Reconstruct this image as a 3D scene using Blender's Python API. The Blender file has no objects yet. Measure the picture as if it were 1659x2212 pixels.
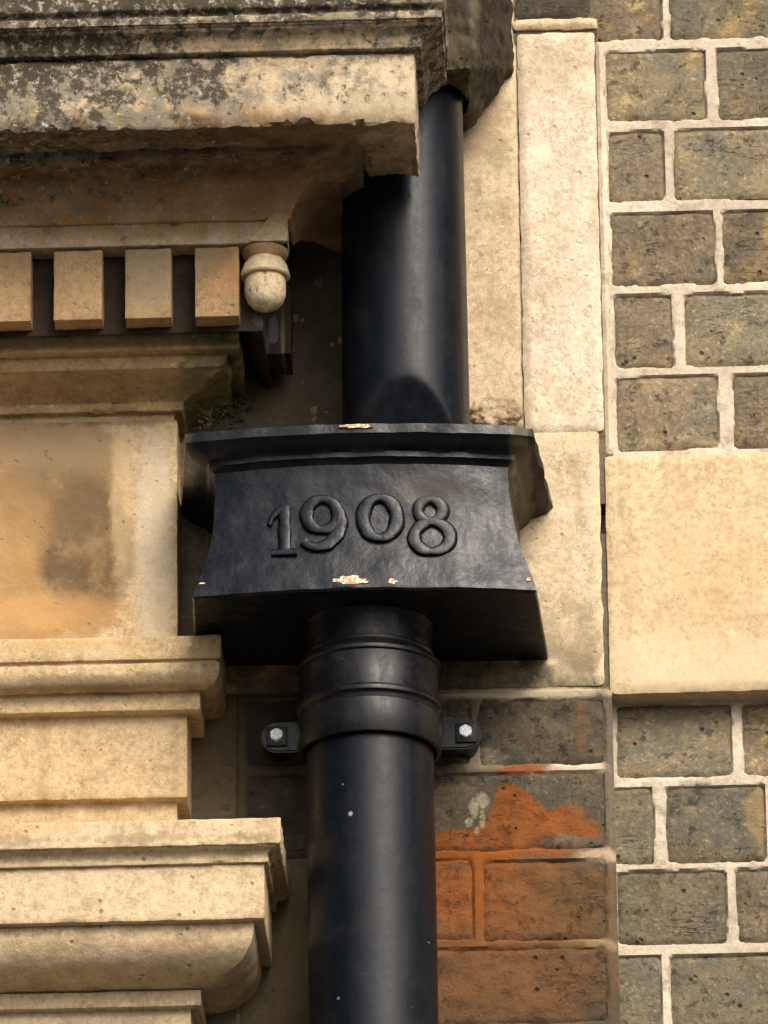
import bpy, bmesh, math, random
from mathutils import Vector, noise, Matrix

# ---------------------------------------------------------------- camera
SC = bpy.context.scene
COL = SC.collection
S = 0.000407                      # metres per picture unit on the wall
DIST = 6.0
FPX = DIST / S
W0, H0 = 829.5, 1106.0
T = Vector((0, -0.03, 3.6))
EL, YAW, ROLL = math.radians(22), math.radians(1.8), 0.012
_f = Vector((-math.sin(YAW) * math.cos(EL), math.cos(YAW) * math.cos(EL), math.sin(EL))).normalized()
CAM = T - _f * DIST
_r = _f.cross(Vector((0, 0, 1))).normalized()
_u = _r.cross(_f).normalized()
R_ = _r * math.cos(ROLL) - _u * math.sin(ROLL)
U_ = _u * math.cos(ROLL) + _r * math.sin(ROLL)
cd = bpy.data.cameras.new('camera'); cam = bpy.data.objects.new('camera', cd); COL.objects.link(cam)
cd.sensor_fit = 'HORIZONTAL'; cd.sensor_width = 36; cd.lens = 36 * FPX / 1659
cd.clip_start = 0.1; cd.clip_end = 500
cam.matrix_world = Matrix(((R_.x, U_.x, -_f.x, CAM.x), (R_.y, U_.y, -_f.y, CAM.y), (R_.z, U_.z, -_f.z, CAM.z), (0, 0, 0, 1)))
SC.camera = cam

# ---------------------------------------------------------------- sky and sun (bright overcast)
SUN_EL, SUN_AZ = math.radians(42), math.radians(27)      # azimuth measured to the right of the wall's normal
w = bpy.data.worlds.new('World'); SC.world = w; w.use_nodes = True
nt = w.node_tree; bg = nt.nodes['Background']
sk = nt.nodes.new('ShaderNodeTexSky'); sk.sky_type = 'NISHITA'; sk.sun_disc = False
sk.sun_elevation = SUN_EL; sk.sun_rotation = math.radians(180) - SUN_AZ
sk.air_density = 1.0; sk.dust_density = 5.0; sk.ozone_density = 1.0
hs = nt.nodes.new('ShaderNodeHueSaturation'); hs.inputs['Saturation'].default_value = 0.8
nt.links.new(sk.outputs[0], hs.inputs['Color'])
# sky lobe added to shape the pipe highlights: brighter to the front right, duller at the sides
tc = nt.nodes.new('ShaderNodeTexCoord'); dt = nt.nodes.new('ShaderNodeVectorMath'); dt.operation = 'DOT_PRODUCT'
nt.links.new(tc.outputs['Generated'], dt.inputs[0]); _a, _e = math.radians(22), math.radians(32)
dt.inputs[1].default_value = (math.sin(_a) * math.cos(_e), -math.cos(_a) * math.cos(_e), math.sin(_e))
mr = nt.nodes.new('ShaderNodeMapRange'); mr.interpolation_type = 'SMOOTHSTEP'; nt.links.new(dt.outputs['Value'], mr.inputs['Value'])
for k_, v_ in (('From Min', .45), ('From Max', 1.0), ('To Min', .30), ('To Max', 2.8)): mr.inputs[k_].default_value = v_
vm = nt.nodes.new('ShaderNodeVectorMath'); vm.operation = 'SCALE'; nt.links.new(hs.outputs[0], vm.inputs[0]); nt.links.new(mr.outputs[0], vm.inputs['Scale'])
nt.links.new(vm.outputs[0], bg.inputs[0])
bg.inputs[1].default_value = 0.085
sd = bpy.data.lights.new('sun', 'SUN'); sun = bpy.data.objects.new('sun', sd); COL.objects.link(sun)
sd.energy = 2.4; sd.angle = math.radians(30); sd.color = (1.0, 0.925, 0.81)
sdir = Vector((math.sin(SUN_AZ) * math.cos(SUN_EL), -math.cos(SUN_AZ) * math.cos(SUN_EL), math.sin(SUN_EL)))
sun.rotation_euler = sdir.to_track_quat('Z', 'Y').to_euler()
SC.view_settings.view_transform = 'Standard'; SC.view_settings.look = 'None'
SC.view_settings.exposure = 0.24; SC.view_settings.gamma = 1
SC.view_settings.use_curve_mapping = False

# ---------------------------------------------------------------- helpers
def P(px, py, Y):
    d = _f * FPX + R_ * (px - W0) - U_ * (py - H0)
    t = (Y - CAM.y) / d.y
    return CAM + d * t
def PM(px, py, c):                       # on the mitre plane X + Y = c
    d = _f * FPX + R_ * (px - W0) - U_ * (py - H0)
    t = (c - CAM.x - CAM.y) / (d.x + d.y)
    return CAM + d * t
def N(x, y, z, s): return noise.noise(Vector((x * s, y * s, z * s)))
def fbm(v, s, o=4): return noise.fractal(v * s, 0.9, 2.1, o)
WALL = -0.03

def root(name, loc, label, cat, group=None):
    o = bpy.data.objects.new(name, None); COL.objects.link(o); o.location = loc
    o.empty_display_size = 0.05
    o['label'] = label; o['category'] = cat
    if group: o['group'] = group
    return o
def wloc(o):
    v = Vector((0, 0, 0))
    while o: v += o.location; o = o.parent
    return v
def mk(name, bm, mat, parent=None, sharp=38, label=None):
    off = wloc(parent) if parent else Vector((0, 0, 0))
    bmesh.ops.translate(bm, verts=bm.verts, vec=-off)
    bm.normal_update()
    a = math.radians(sharp)
    for f in bm.faces: f.smooth = True
    for e in bm.edges:
        e.smooth = not (len(e.link_faces) == 2 and e.calc_face_angle(0) > a)
    me = bpy.data.meshes.new(name); bm.to_mesh(me); bm.free()
    me.materials.append(mat)
    o = bpy.data.objects.new(name, me); COL.objects.link(o)
    if parent: o.parent = parent
    if label: o['label'] = label
    return o
def rough(bm, amp, s=60, chip=0.0, chs=90, fn=None, seed=0.0):
    bm.normal_update()
    sv = Vector((seed, seed * 1.7, -seed))
    mv = []
    for v in bm.verts:
        k = fn(v.co) if fn else 1.0
        d = amp * k * fbm(v.co + sv, s, 5)
        if chip:
            ang = max([e.calc_face_angle(0) for e in v.link_edges if len(e.link_faces) == 2] or [0])
            if ang > 0.3:
                q = noise.noise((v.co + sv) * chs) + 0.5 * noise.noise((v.co - sv) * chs * 2.7)
                d -= .8 * chip * k * max(0, q) * max(.12, min(1.5, .5 + 1.8 * noise.noise((v.co + sv) * 14)))
        mv.append(v.normal * d)
    for v, d in zip(bm.verts, mv): v.co += d

def bevel_profile(pts, r):
    out = [pts[0]]
    for i in range(1, len(pts) - 1):
        a, b, c = Vector(pts[i - 1]), Vector(pts[i]), Vector(pts[i + 1])
        u, v = a - b, c - b
        if u.length < 1e-7 or v.length < 1e-7: continue
        rr = min(r, u.length * .35, v.length * .35)
        if abs(u.normalized().dot(v.normalized()) + 1) < 0.08: out.append(pts[i]); continue
        out.append(tuple(b + u.normalized() * rr)); out.append(tuple(b + (u.normalized() + v.normalized()) * rr * .28)); out.append(tuple(b + v.normalized() * rr))
    out.append(pts[-1]); return out
def resample(pts, ds):
    out = []
    for a, b in zip(pts, pts[1:]):
        L = math.dist(a, b); n = max(1, int(math.ceil(L / ds)))
        for k in range(n): out.append(tuple(a[j] + (b[j] - a[j]) * k / n for j in range(len(a))))
    out.append(pts[-1]); return out
def curve(a, b, c, n=8):                 # quadratic bezier
    return [tuple((1 - t) ** 2 * a[j] + 2 * t * (1 - t) * b[j] + t * t * c[j] for j in range(2)) for t in [k / n for k in range(n + 1)]]
XL = -1.25                                # how far left the stonework runs
XF = P(0, 1106, -0.2).x - 0.08
def sweep(bm, prof, c, yback, ds=0.0028, rb=0.0016, x0=XL, capback=True):
    """prof: (X, Z) of the mitre corner, top to bottom; the front runs left to x0, the return runs back to yback"""
    pr = resample(bevel_profile(prof, rb), ds)
    st = []
    x = x0
    while x < XF: st.append(x); x += 0.03
    rows = []
    loops = []
    n = len(pr)
    xc0 = min(p[0] for p in pr)
    k = 0; xs = [x for x in st]
    nf = int((xc0 - 0.004 - XF) / ds)
    xs += [XF + (xc0 - 0.004 - XF) * i / nf for i in range(nf + 1)]
    for x in xs: loops.append([(x, c - X, Z) for X, Z in pr])
    m = max(1, int((max(p[0] for p in pr) - xc0) / ds))
    for i in range(1, m + 1):
        t = i / m
        loops.append([((xc0 - 0.004) * (1 - t) + X * t, c - X, Z) for X, Z in pr])
    ymin = min(c - X for X, Z in pr)
    nb = max(2, int((yback - ymin) / (ds * 1.3)))
    for i in range(1, nb + 1):
        t = i / nb
        loops.append([(X, (c - X) * (1 - t) + yback * t, Z) for X, Z in pr])
    V = [[bm.verts.new(q) for q in lp] for lp in loops]
    for a, b in zip(V, V[1:]):
        for j in range(n - 1):
            bm.faces.new((a[j], a[j + 1], b[j + 1], b[j]))
    if capback:
        L = V[-1]
        try:
            f = bm.faces.new(list(reversed(L)))
        except Exception: pass
    bmesh.ops.recalc_face_normals(bm, faces=bm.faces)

def slab(bm, x0, x1, z0, z1, Y, depth=0.03, res=0.0045, rc=0.004, jit=0.0010, bulge=0.0010, seed=None, js=55, tone=None, lay=None):
    """one stone or brick: rounded, uneven outline, uneven face"""
    seed = random.random() * 50 if seed is None else seed
    nx = max(2, int((x1 - x0) / res)); nz = max(2, int((z1 - z0) / res))
    cx, cz, a, b = (x0 + x1) / 2, (z0 + z1) / 2, (x1 - x0) / 2, (z1 - z0) / 2
    G = []
    for j in range(nz + 1):
        row = []
        for i in range(nx + 1):
            u, v = -1 + 2 * i / nx, -1 + 2 * j / nz
            x, z = a * u, b * v
            ex, ez = a - abs(x), b - abs(z)
            if ex < rc and ez < rc:
                dx, dz = rc - ex, rc - ez
                L = math.hypot(dx, dz); m_ = max(dx, dz)
                k = m_ / L if L > 0 else 1
                x = math.copysign(a - rc + dx * k, x); z = math.copysign(b - rc + dz * k, z)
            edge = max(0, 1 - min(ex, ez) / 0.006)
            X, Z = cx + x, cz + z
            q = Vector((X, seed, Z))
            jx = noise.noise(q * js) + .6 * noise.noise(q * js * 2.5); jz = noise.noise((q + Vector((9, 9, 9))) * js) + .6 * noise.noise((q + Vector((3, 5, 1))) * js * 2.5)
            X += jit * jx * edge; Z += jit * jz * edge
            y = Y + bulge * fbm(q, 45, 4) + (0.0022 if i in (0, nx) or j in (0, nz) else 0)
            row.append(bm.verts.new((X, y, Z)))
        G.append(row)
    fs = []
    for j in range(nz):
        for i in range(nx):
            fs.append(bm.faces.new((G[j][i], G[j][i + 1], G[j + 1][i + 1], G[j + 1][i])))
    ring = [G[0][i] for i in range(nx + 1)] + [G[j][nx] for j in range(1, nz + 1)] + [G[nz][i] for i in range(nx - 1, -1, -1)] + [G[j][0] for j in range(nz - 1, 0, -1)]
    back = [bm.verts.new((v.co.x, Y + depth, v.co.z)) for v in ring]
    k = len(ring)
    for i in range(k): fs.append(bm.faces.new((ring[i], back[i], back[(i + 1) % k], ring[(i + 1) % k])))
    fs.append(bm.faces.new(back))
    if lay is not None:
        for f in fs:
            for l in f.loops: l[lay] = tone
    return fs
def sheet(bm, x0, x1, z0, z1, fy, res=0.005, amp=0.001, s=70):
    nx, nz = int((x1 - x0) / res) + 1, int((z1 - z0) / res) + 1
    G = []
    for j in range(nz + 1):
        row = []
        for i in range(nx + 1):
            x, z = x0 + (x1 - x0) * i / nx, z0 + (z1 - z0) * j / nz
            row.append(bm.verts.new((x, fy(x, z) - amp * fbm(Vector((x, 0, z)), s, 4), z)))
        G.append(row)
    for j in range(nz):
        for i in range(nx): bm.faces.new((G[j][i], G[j][i + 1], G[j + 1][i + 1], G[j + 1][i]))
def joint(rects, out, inn, wd=.0030, gx=None):
    def f(x, z):
        d = -1.0
        for (a, b, c, e) in rects:
            if a - .002 < x < b + .002 and c - .002 < z < e + .002: 
                rc_ = .0028; qx = max(0, rc_ - min(x - a, b - x)); qz = max(0, rc_ - min(z - c, e - z))
                d = max(d, rc_ - math.hypot(qx, qz) if (qx > 0 or qz > 0) else rc_)
        if d < -.5: return out
        d += .0012 * noise.noise(Vector((x, 2, z)) * 100) + .0008 * noise.noise(Vector((x, 5, z)) * 240) + .0020 * noise.noise(Vector((x, 9, z)) * 28)
        t = max(0, min(1, (d + .0021) / wd)); t = t * t * (3 - 2 * t)
        return out + (inn - out) * t
    return f
def box(bm, x0, x1, y0, y1, z0, z1, bev=0.0, res=None):
    r = bmesh.ops.create_cube(bm, size=1); vs = r['verts']
    for v in vs:
        v.co = Vector(((x0 + x1) / 2 + v.co.x * (x1 - x0), (y0 + y1) / 2 + v.co.y * (y1 - y0), (z0 + z1) / 2 + v.co.z * (z1 - z0)))
    if bev:
        es = list({e for v in vs for e in v.link_edges})
        bmesh.ops.bevel(bm, geom=es, offset=bev, segments=2, affect='EDGES', profile=.6)
def lathe(bm, cx, cy, pts, n=96, cap=True):
    """pts (r, z) bottom to top or the reverse"""
    V = [[bm.verts.new((cx + r * math.sin(2 * math.pi * k / n), cy - r * math.cos(2 * math.pi * k / n), z)) for k in range(n)] for r, z in pts]
    for a, b in zip(V, V[1:]):
        for k in range(n): bm.faces.new((a[k], a[(k + 1) % n], b[(k + 1) % n], b[k]))
    if cap:
        bm.faces.new(V[0]); bm.faces.new(V[-1])
    bmesh.ops.recalc_face_normals(bm, faces=bm.faces)

# ---------------------------------------------------------------- materials
class NT:
    def __init__(s, name):
        s.m = bpy.data.materials.new(name); s.m.use_nodes = True; s.t = s.m.node_tree
        s.b = s.t.nodes['Principled BSDF']
        g = s.t.nodes.new('ShaderNodeNewGeometry'); s.pos = g.outputs['Position']
    def lk(s, a, b): s.t.links.new(a, b)
    def put(s, inp, v):
        if isinstance(v, bpy.types.NodeSocket): s.lk(v, inp)
        elif isinstance(v, tuple) and len(v) == 3 and inp.type == 'RGBA': inp.default_value = (*v, 1)
        else: inp.default_value = v
    def noise(s, scale, detail=5, rough=.6, dist=0.0, vec=None, stretch=None, off=None):
        n = s.t.nodes.new('ShaderNodeTexNoise'); n.inputs['Scale'].default_value = scale
        n.inputs['Detail'].default_value = detail; n.inputs['Roughness'].default_value = rough; n.inputs['Distortion'].default_value = dist
        v = vec or s.pos
        if stretch or off:
            mp = s.t.nodes.new('ShaderNodeMapping'); s.lk(v, mp.inputs[0])
            if stretch: mp.inputs['Scale'].default_value = stretch
            if off: mp.inputs['Location'].default_value = off
            v = mp.outputs[0]
        s.lk(v, n.inputs['Vector']); return n.outputs['Fac']
    def voro(s, scale, feature='F1'):
        n = s.t.nodes.new('ShaderNodeTexVoronoi'); n.inputs['Scale'].default_value = scale; n.feature = feature
        s.lk(s.pos, n.inputs['Vector']); return n.outputs['Distance']
    def math(s, op, a, b=0.0, c=0.0, clamp=False):
        n = s.t.nodes.new('ShaderNodeMath'); n.operation = op; n.use_clamp = clamp
        s.put(n.inputs[0], a); s.put(n.inputs[1], b)
        if op in ('MULTIPLY_ADD',): s.put(n.inputs[2], c)
        return n.outputs[0]
    def rng(s, v, a, b, c=0.0, d=1.0, smooth=True):
        n = s.t.nodes.new('ShaderNodeMapRange'); n.interpolation_type = 'SMOOTHSTEP' if smooth else 'LINEAR'
        s.put(n.inputs['Value'], v); n.inputs['From Min'].default_value = a; n.inputs['From Max'].default_value = b
        n.inputs['To Min'].default_value = c; n.inputs['To Max'].default_value = d; return n.outputs[0]
    def mix(s, f, a, b, mode='MIX'):
        n = s.t.nodes.new('ShaderNodeMix'); n.data_type = 'RGBA'; n.blend_type = mode
        s.put(n.inputs[0], f); s.put(n.inputs[6], a); s.put(n.inputs[7], b); return n.outputs[2]
    def xyz(s):
        n = s.t.nodes.new('ShaderNodeSeparateXYZ'); s.lk(s.pos, n.inputs[0]); return n.outputs
    def blob(s, c, rx, rz, soft=.3, wob=.6, wn=None, box=False):
        """stain mask round world point c (x, z)"""
        x = s.xyz()
        a = s.math('ABSOLUTE', s.math('DIVIDE', s.math('SUBTRACT', x[0], c[0]), rx))
        b = s.math('ABSOLUTE', s.math('DIVIDE', s.math('SUBTRACT', x[2], c[1]), rz))
        d = s.math('MAXIMUM', a, b) if box else s.math('SQRT', s.math('ADD', s.math('MULTIPLY', a, a), s.math('MULTIPLY', b, b)))
        n = wn or s.noise(35, 5, .6)
        d = s.math('ADD', d, s.math('MULTIPLY', s.math('SUBTRACT', n, .5), wob * 4.2))
        return s.rng(d, 1 - soft, 1 + soft, 1, 0)
    def bump(s, h, strength, dist, prev=None):
        n = s.t.nodes.new('ShaderNodeBump'); n.inputs['Strength'].default_value = strength; n.inputs['Distance'].default_value = dist
        s.lk(h, n.inputs['Height'])
        if prev: s.lk(prev, n.inputs['Normal'])
        return n.outputs[0]
def BL(px, py, rx, rz, Y, col, k=1.0, soft=.3, wob=.5, box=False, rough=None):
    p = P(px, py, Y); return dict(c=(p.x, p.z), rx=rx * S, rz=rz * S / .93, col=col, k=k, soft=soft, wob=wob, box=box)

def stone(name, ca, cb, stains=(), grime=0.25, grimecol=(.10, .075, .045), lichen=None, pits=.35, bumpk=1.0, rough=.88):
    n = NT(name)
    big = n.noise(7, 4, .6); mid = n.noise(38, 6, .65, .3); fine = n.noise(190, 6, .7); grain = n.noise(700, 3, .6)
    col = n.mix(n.rng(big, .35, .65), ca, cb)
    col = n.mix(n.rng(mid, .36, .68, 0, .65), col, tuple(min(1, c * 1.28) for c in ca))
    col = n.mix(n.rng(n.noise(20, 6, .7, .3, off=(7, 3, 5)), .50, .70, 0, .45), col, tuple(c * k_ for c, k_ in zip(cb, (.62, .55, .46))))
    g = n.math('MULTIPLY', n.rng(n.math('ADD', n.math('MULTIPLY', mid, .45), n.math('MULTIPLY', fine, .55)), .50, .66), grime)
    col = n.mix(g, col, grimecol)
    v = n.rng(fine, .3, .7, .66, 1.28, False); vv = n.rng(grain, .3, .7, .84, 1.16, False)
    cmb = n.t.nodes.new('ShaderNodeCombineColor'); m_ = n.math('MULTIPLY', v, vv)
    for i in range(3): n.lk(m_, cmb.inputs[i])
    col = n.mix(1.0, col, cmb.outputs[0], 'MULTIPLY')
    sk_ = n.noise(32, 7, .7, .2, stretch=(1, 1, .14)); col = n.mix(n.rng(sk_, .48, .70, 0, .42), col, tuple(c * k_ for c, k_ in zip(cb, (.60, .52, .42))))
    sp_ = n.noise(150, 4, .6, off=(5, 5, 1)); col = n.mix(n.math('MULTIPLY', n.rng(sp_, .63, .67), n.math('MULTIPLY', n.rng(big, .42, .55), .55)), col, tuple(c * .4 for c in cb))
    col = n.mix(n.rng(n.noise(120, 4, .6, off=(1, 5, 8)), .64, .68, 0, .7), col, tuple(min(.78, c * 1.4) for c in ca))
    wn = n.noise(38, 9, .68, .35); pm = n.rng(n.noise(26, 8, .72, .2, off=(6, 2, 9)), .34, .60, .55, 1.0)
    for s_ in stains:
        b = n.blob(s_['c'], s_['rx'], s_['rz'], s_['soft'] * .75, s_['wob'], wn, s_['box'])
        b = n.math('MULTIPLY', b, pm)
        col = n.mix(n.math('MULTIPLY', b, s_['k']), col, s_['col'])
    hgt = n.math('ADD', n.math('MULTIPLY', mid, .6), n.math('MULTIPLY', fine, .4))
    if lichen:
        field = None
        for (c, rx, rz, k) in lichen['field']:
            b = n.math('MULTIPLY', n.blob(c, rx, rz, .9, .5, wn), k)
            field = b if field is None else n.math('MAXIMUM', field, b)
        l1 = n.noise(85, 8, .74, .25); l2 = n.noise(120, 7, .72, .2, off=(4, 4, 4)); l0 = n.noise(48, 7, .7, .2, off=(1, 7, 2))
        m0 = n.rng(n.math('ADD', l0, n.math('MULTIPLY', field, .34)), .58, .76, 0, .85)
        m1 = n.rng(n.math('ADD', l1, n.math('MULTIPLY', field, .24)), .62, .74, 0, .92)
        m2 = n.rng(n.math('ADD', l2, n.math('MULTIPLY', field, .07)), .60, .68, 0, .8)
        m3 = n.rng(n.math('ADD', n.noise(40, 6, .7, .3, off=(3, 7, 9)), n.math('MULTIPLY', field, .14)), .62, .74, 0, .7)
        col = n.mix(m0, col, lichen.get('c0', (.17, .15, .115)))
        col = n.mix(m3, col, lichen.get('c3', (.16, .15, .06)))
        col = n.mix(m1, col, lichen.get('c1', (.04, .032, .022)))
        col = n.mix(m2, col, lichen.get('c2', (.40, .37, .29)))
        hgt = n.math('ADD', hgt, n.math('MULTIPLY', m2, .25))
    pv = n.voro(95); pn = n.noise(24, 3, .5, off=(2, 2, 2))
    pit = n.math('MULTIPLY', n.rng(pv, .10, .24, 1, 0), n.rng(pn, .49, .57))
    pit = n.math('MULTIPLY', pit, n.rng(n.noise(60, 2, .5, off=(8, 1, 3)), .46, .53))
    col = n.mix(n.math('MULTIPLY', pit, pits), col, tuple(c * .35 for c in cb))
    n.lk(col, n.b.inputs['Base Color']); n.b.inputs['Roughness'].default_value = rough
    n.b.inputs['Specular IOR Level'].default_value = .25
    nb = n.bump(hgt, .55 * bumpk, .0035)
    nb = n.bump(n.math('SUBTRACT', n.math('MULTIPLY', grain, .5), n.math('MULTIPLY', pit, 2.0)), .45 * bumpk, .0012, nb)
    n.lk(nb, n.b.inputs['Normal'])
    return n.m

def brickmat(name, stains=(), dark=1.0):
    n = NT(name)
    at = n.t.nodes.new('ShaderNodeVertexColor'); at.layer_name = 'tone'
    sp = n.t.nodes.new('ShaderNodeSeparateColor'); n.lk(at.outputs[0], sp.inputs[0])
    big = n.noise(14, 5, .65, .5); mid = n.noise(55, 6, .68, .6); fine = n.noise(210, 6, .75); grain = n.noise(800, 3, .6)
    grey = tuple(c * dark for c in (.118, .097, .058)); brown = tuple(c * dark for c in (.120, .086, .054)); ochre = tuple(c * dark for c in (.24, .165, .070)); blue = tuple(c * dark for c in (.076, .072, .053))
    col = n.mix(sp.outputs[0], grey, brown)
    col = n.mix(n.rng(n.noise(30, 7, .7, .4, off=(1, 2, 3)), .38, .66, 0, .6), col, tuple(c * .55 * dark for c in (.105, .080, .05)))
    col = n.mix(n.math('MULTIPLY', n.rng(big, .44, .62), .75), col, blue)
    col = n.mix(n.math('MULTIPLY', n.rng(n.noise(22, 5, .65, .6, off=(5, 0, 3)), .50, .68), n.math('ADD', sp.outputs[1], .12)), col, ochre)
    col = n.mix(n.math('MULTIPLY', n.rng(mid, .55, .72), .40), col, tuple(c * dark for c in (.19, .15, .10)))
    col = n.mix(n.math('MULTIPLY', n.rng(fine, .58, .70), .45), col, tuple(c * dark for c in (.30, .23, .14)))
    col = n.mix(n.math('MULTIPLY', n.rng(n.noise(95, 6, .7, .2, off=(2, 8, 1)), .61, .68), .7), col, (.022, .018, .012))
    g1 = n.noise(62, 9, .78, .1, off=(4, 9, 6)); col = n.mix(n.rng(g1, .56, .64, 0, .75), col, tuple(c * dark for c in (.036, .030, .020)))
    g2 = n.noise(33, 8, .75, .3, off=(14, 3, 6)); col = n.mix(n.math('MULTIPLY', n.rng(g2, .55, .66), n.math('ADD', sp.outputs[1], .15)), col, tuple(c * dark for c in (.26, .20, .095)))
    g3 = n.noise(140, 7, .75, .3, off=(4, 3, 16)); col = n.mix(n.rng(g3, .60, .68, 0, .6), col, tuple(c * dark for c in (.25, .215, .15)))
    v = n.rng(fine, .3, .7, .62, 1.32, False); v = n.math('MULTIPLY', v, n.rng(sp.outputs[2], 0, 1, .78, 1.3, False))
    cmb = n.t.nodes.new('ShaderNodeCombineColor')
    for i in range(3): n.lk(v, cmb.inputs[i])
    col = n.mix(1.0, col, cmb.outputs[0], 'MULTIPLY')
    wn = n.noise(42, 9, .70, .35)
    for s_ in stains:
        b = n.blob(s_['c'], s_['rx'], s_['rz'], s_['soft'], s_['wob'], wn, s_['box'])
        sc = n.mix(n.rng(n.noise(45, 5, .7, .6, stretch=(1, 1, 2.2)), .4, .7), s_['col'], tuple(c * .62 for c in s_['col']))
        b = n.math('MULTIPLY', b, n.rng(n.noise(85, 8, .75, .5, off=(3, 1, 8)), .34, .44, .25, 1))
        col = n.mix(n.math('MULTIPLY', b, s_['k']), col, sc)
    cr = n.noise(60, 4, .6, .8, stretch=(.45, 1, 2.6), off=(3, 3, 3))
    crack = n.math('MULTIPLY', n.rng(n.math('ABSOLUTE', n.math('SUBTRACT', cr, .5)), .0, .012, 1, 0), n.rng(n.noise(17, 3, .5, off=(6, 6, 6)), .53, .60))
    pit = n.math('MULTIPLY', n.rng(n.voro(80), .08, .20, 1, 0), n.rng(n.noise(26, 2, .5, off=(9, 2, 3)), .55, .60))
    hole = n.math('MAXIMUM', crack, pit)
    col = n.mix(n.math('MULTIPLY', hole, .85), col, (.02, .016, .012))
    n.lk(col, n.b.inputs['Base Color']); n.b.inputs['Roughness'].default_value = .85; n.b.inputs['Specular IOR Level'].default_value = .3
    h = n.math('SUBTRACT', n.math('ADD', n.math('MULTIPLY', mid, .6), n.math('MULTIPLY', fine, .5)), hole)
    nb = n.bump(n.math('SUBTRACT', h, n.math('MULTIPLY', n.rng(g1, .56, .64), .35)), .8, .0045); nb = n.bump(grain, .35, .001, nb)
    n.lk(nb, n.b.inputs['Normal']); return n.m

def blackpaint(name, rough=.32, dust=.25, bumpk=.3, col0=(.0085, .0095, .012), stains=()):
    n = NT(name)
    mid = n.noise(40, 5, .6); fine = n.noise(230, 5, .7); lump = n.noise(62, 4, .5, off=(3, 1, 1))
    col = n.mix(n.math('MULTIPLY', n.rng(mid, .48, .72), dust), col0, (.036, .035, .033))
    sp = n.math('MULTIPLY', n.rng(n.voro(150), .04, .09, 1, 0), n.rng(n.noise(60, 2, .5, off=(7, 7, 7)), .62, .66))
    col = n.mix(n.math('MULTIPLY', sp, .45), col, (.25, .24, .22))
    wn = n.noise(60, 5, .6, .4); bsum = None
    for s_ in stains:
        b = n.math('MULTIPLY', n.blob(s_['c'], s_['rx'], s_['rz'], s_['soft'], s_['wob'], wn, s_['box']), s_['k'])
        col = n.mix(b, col, s_['col'])
        bsum = b if bsum is None else n.math('MAXIMUM', bsum, b)
    n.lk(col, n.b.inputs['Base Color'])
    drip = n.noise(90, 6, .7, .2, stretch=(1, 1, .12), off=(2, 2, 2)); r = n.rng(n.math('ADD', n.math('MULTIPLY', drip, .45), n.math('ADD', n.math('MULTIPLY', mid, .25), n.math('MULTIPLY', fine, .3))), .35, .65, rough - .08, rough + .2)
    if bsum is not None: r = n.math('MAXIMUM', r, n.math('MULTIPLY', bsum, .8))
    n.lk(r, n.b.inputs['Roughness']); n.b.inputs['Specular IOR Level'].default_value = .26
    nb = n.bump(lump, bumpk, .003); nb = n.bump(fine, bumpk * .6, .0009, nb)
    n.lk(nb, n.b.inputs['Normal']); return n.m

def mortar(name, ca, cb, stains=(), grey=.3):
    n = NT(name)
    mid = n.noise(45, 6, .65); fine = n.noise(260, 6, .75)
    col = n.mix(n.rng(n.noise(12, 4, .6), .38, .62), ca, cb)
    col = n.mix(n.math('MULTIPLY', n.rng(mid, .52, .68), grey), col, (.16, .13, .09))
    v = n.rng(fine, .3, .7, .78, 1.18, False)
    cmb = n.t.nodes.new('ShaderNodeCombineColor')
    for i in range(3): n.lk(v, cmb.inputs[i])
    col = n.mix(1.0, col, cmb.outputs[0], 'MULTIPLY')
    wn = n.noise(42, 9, .70, .35)
    for s_ in stains:
        b = n.blob(s_['c'], s_['rx'], s_['rz'], s_['soft'], s_['wob'], wn, s_['box'])
        col = n.mix(n.math('MULTIPLY', b, s_['k']), col, s_['col'])
    n.lk(col, n.b.inputs['Base Color']); n.b.inputs['Roughness'].default_value = .92; n.b.inputs['Specular IOR Level'].default_value = .2
    nb = n.bump(n.math('ADD', mid, fine), .6, .003); n.lk(nb, n.b.inputs['Normal']); return n.m

CREAM, CREAM2 = (.50, .38, .23), (.44, .32, .175)
PALE, PALE2 = (.54, .45, .335), (.48, .39, .27)
OCH = (.42, .235, .085); SOOT = (.018, .016, .014); OLIVE = (.105, .10, .045); GRIME = (.115, .085, .05)
ORANGE = (.215, .066, .011); ORA2 = (.135, .060, .019)
def F(px, py, rx, rz, k, Y): p = P(px, py, Y); return ((p.x, p.z), rx * S, rz * S / .93, k)

M_cornice = stone('weathered cornice stone', (.48, .38, .255), (.37, .27, .155), grime=.35,
    lichen=dict(field=[F(60, 130, 380, 190, 1.0, -.28), F(350, 20, 900, 75, 1.15, -.3), F(420, 190, 140, 80, .8, -.29), F(560, 190, 420, 60, .42, -.29), F(930, 100, 50, 140, .85, -.26), F(760, 130, 150, 30, .55, -.29)]),
    stains=[BL(330, 415, 520, 80, -.2, (.235, .125, .045), .92, .5, .2), BL(200, 340, 620, 26, -.24, (.07, .042, .02), .85, .4, .25),  # brown cove and dark groove: staining with underside shade painted in
            BL(820, 330, 80, 35, -.2, OLIVE, .55, .4, .7), BL(760, 190, 200, 60, -.29, (.60, .50, .36), .5, .6, .5)])
M_dentil = stone('dentil stone', (.37, .25, .13), (.30, .19, .09), grime=.3, pits=.2,
    stains=[BL(310, 600, 70, 90, -.17, (.24, .20, .13), .75, .4, .4), BL(490, 600, 40, 50, -.17, (.44, .22, .08), .55, .5, .5),
            BL(455, 560, 40, 50, -.17, (.20, .16, .10), .6, .5, .5), BL(40, 560, 60, 40, -.17, (.28, .19, .1), .5, .5, .5)])
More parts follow.
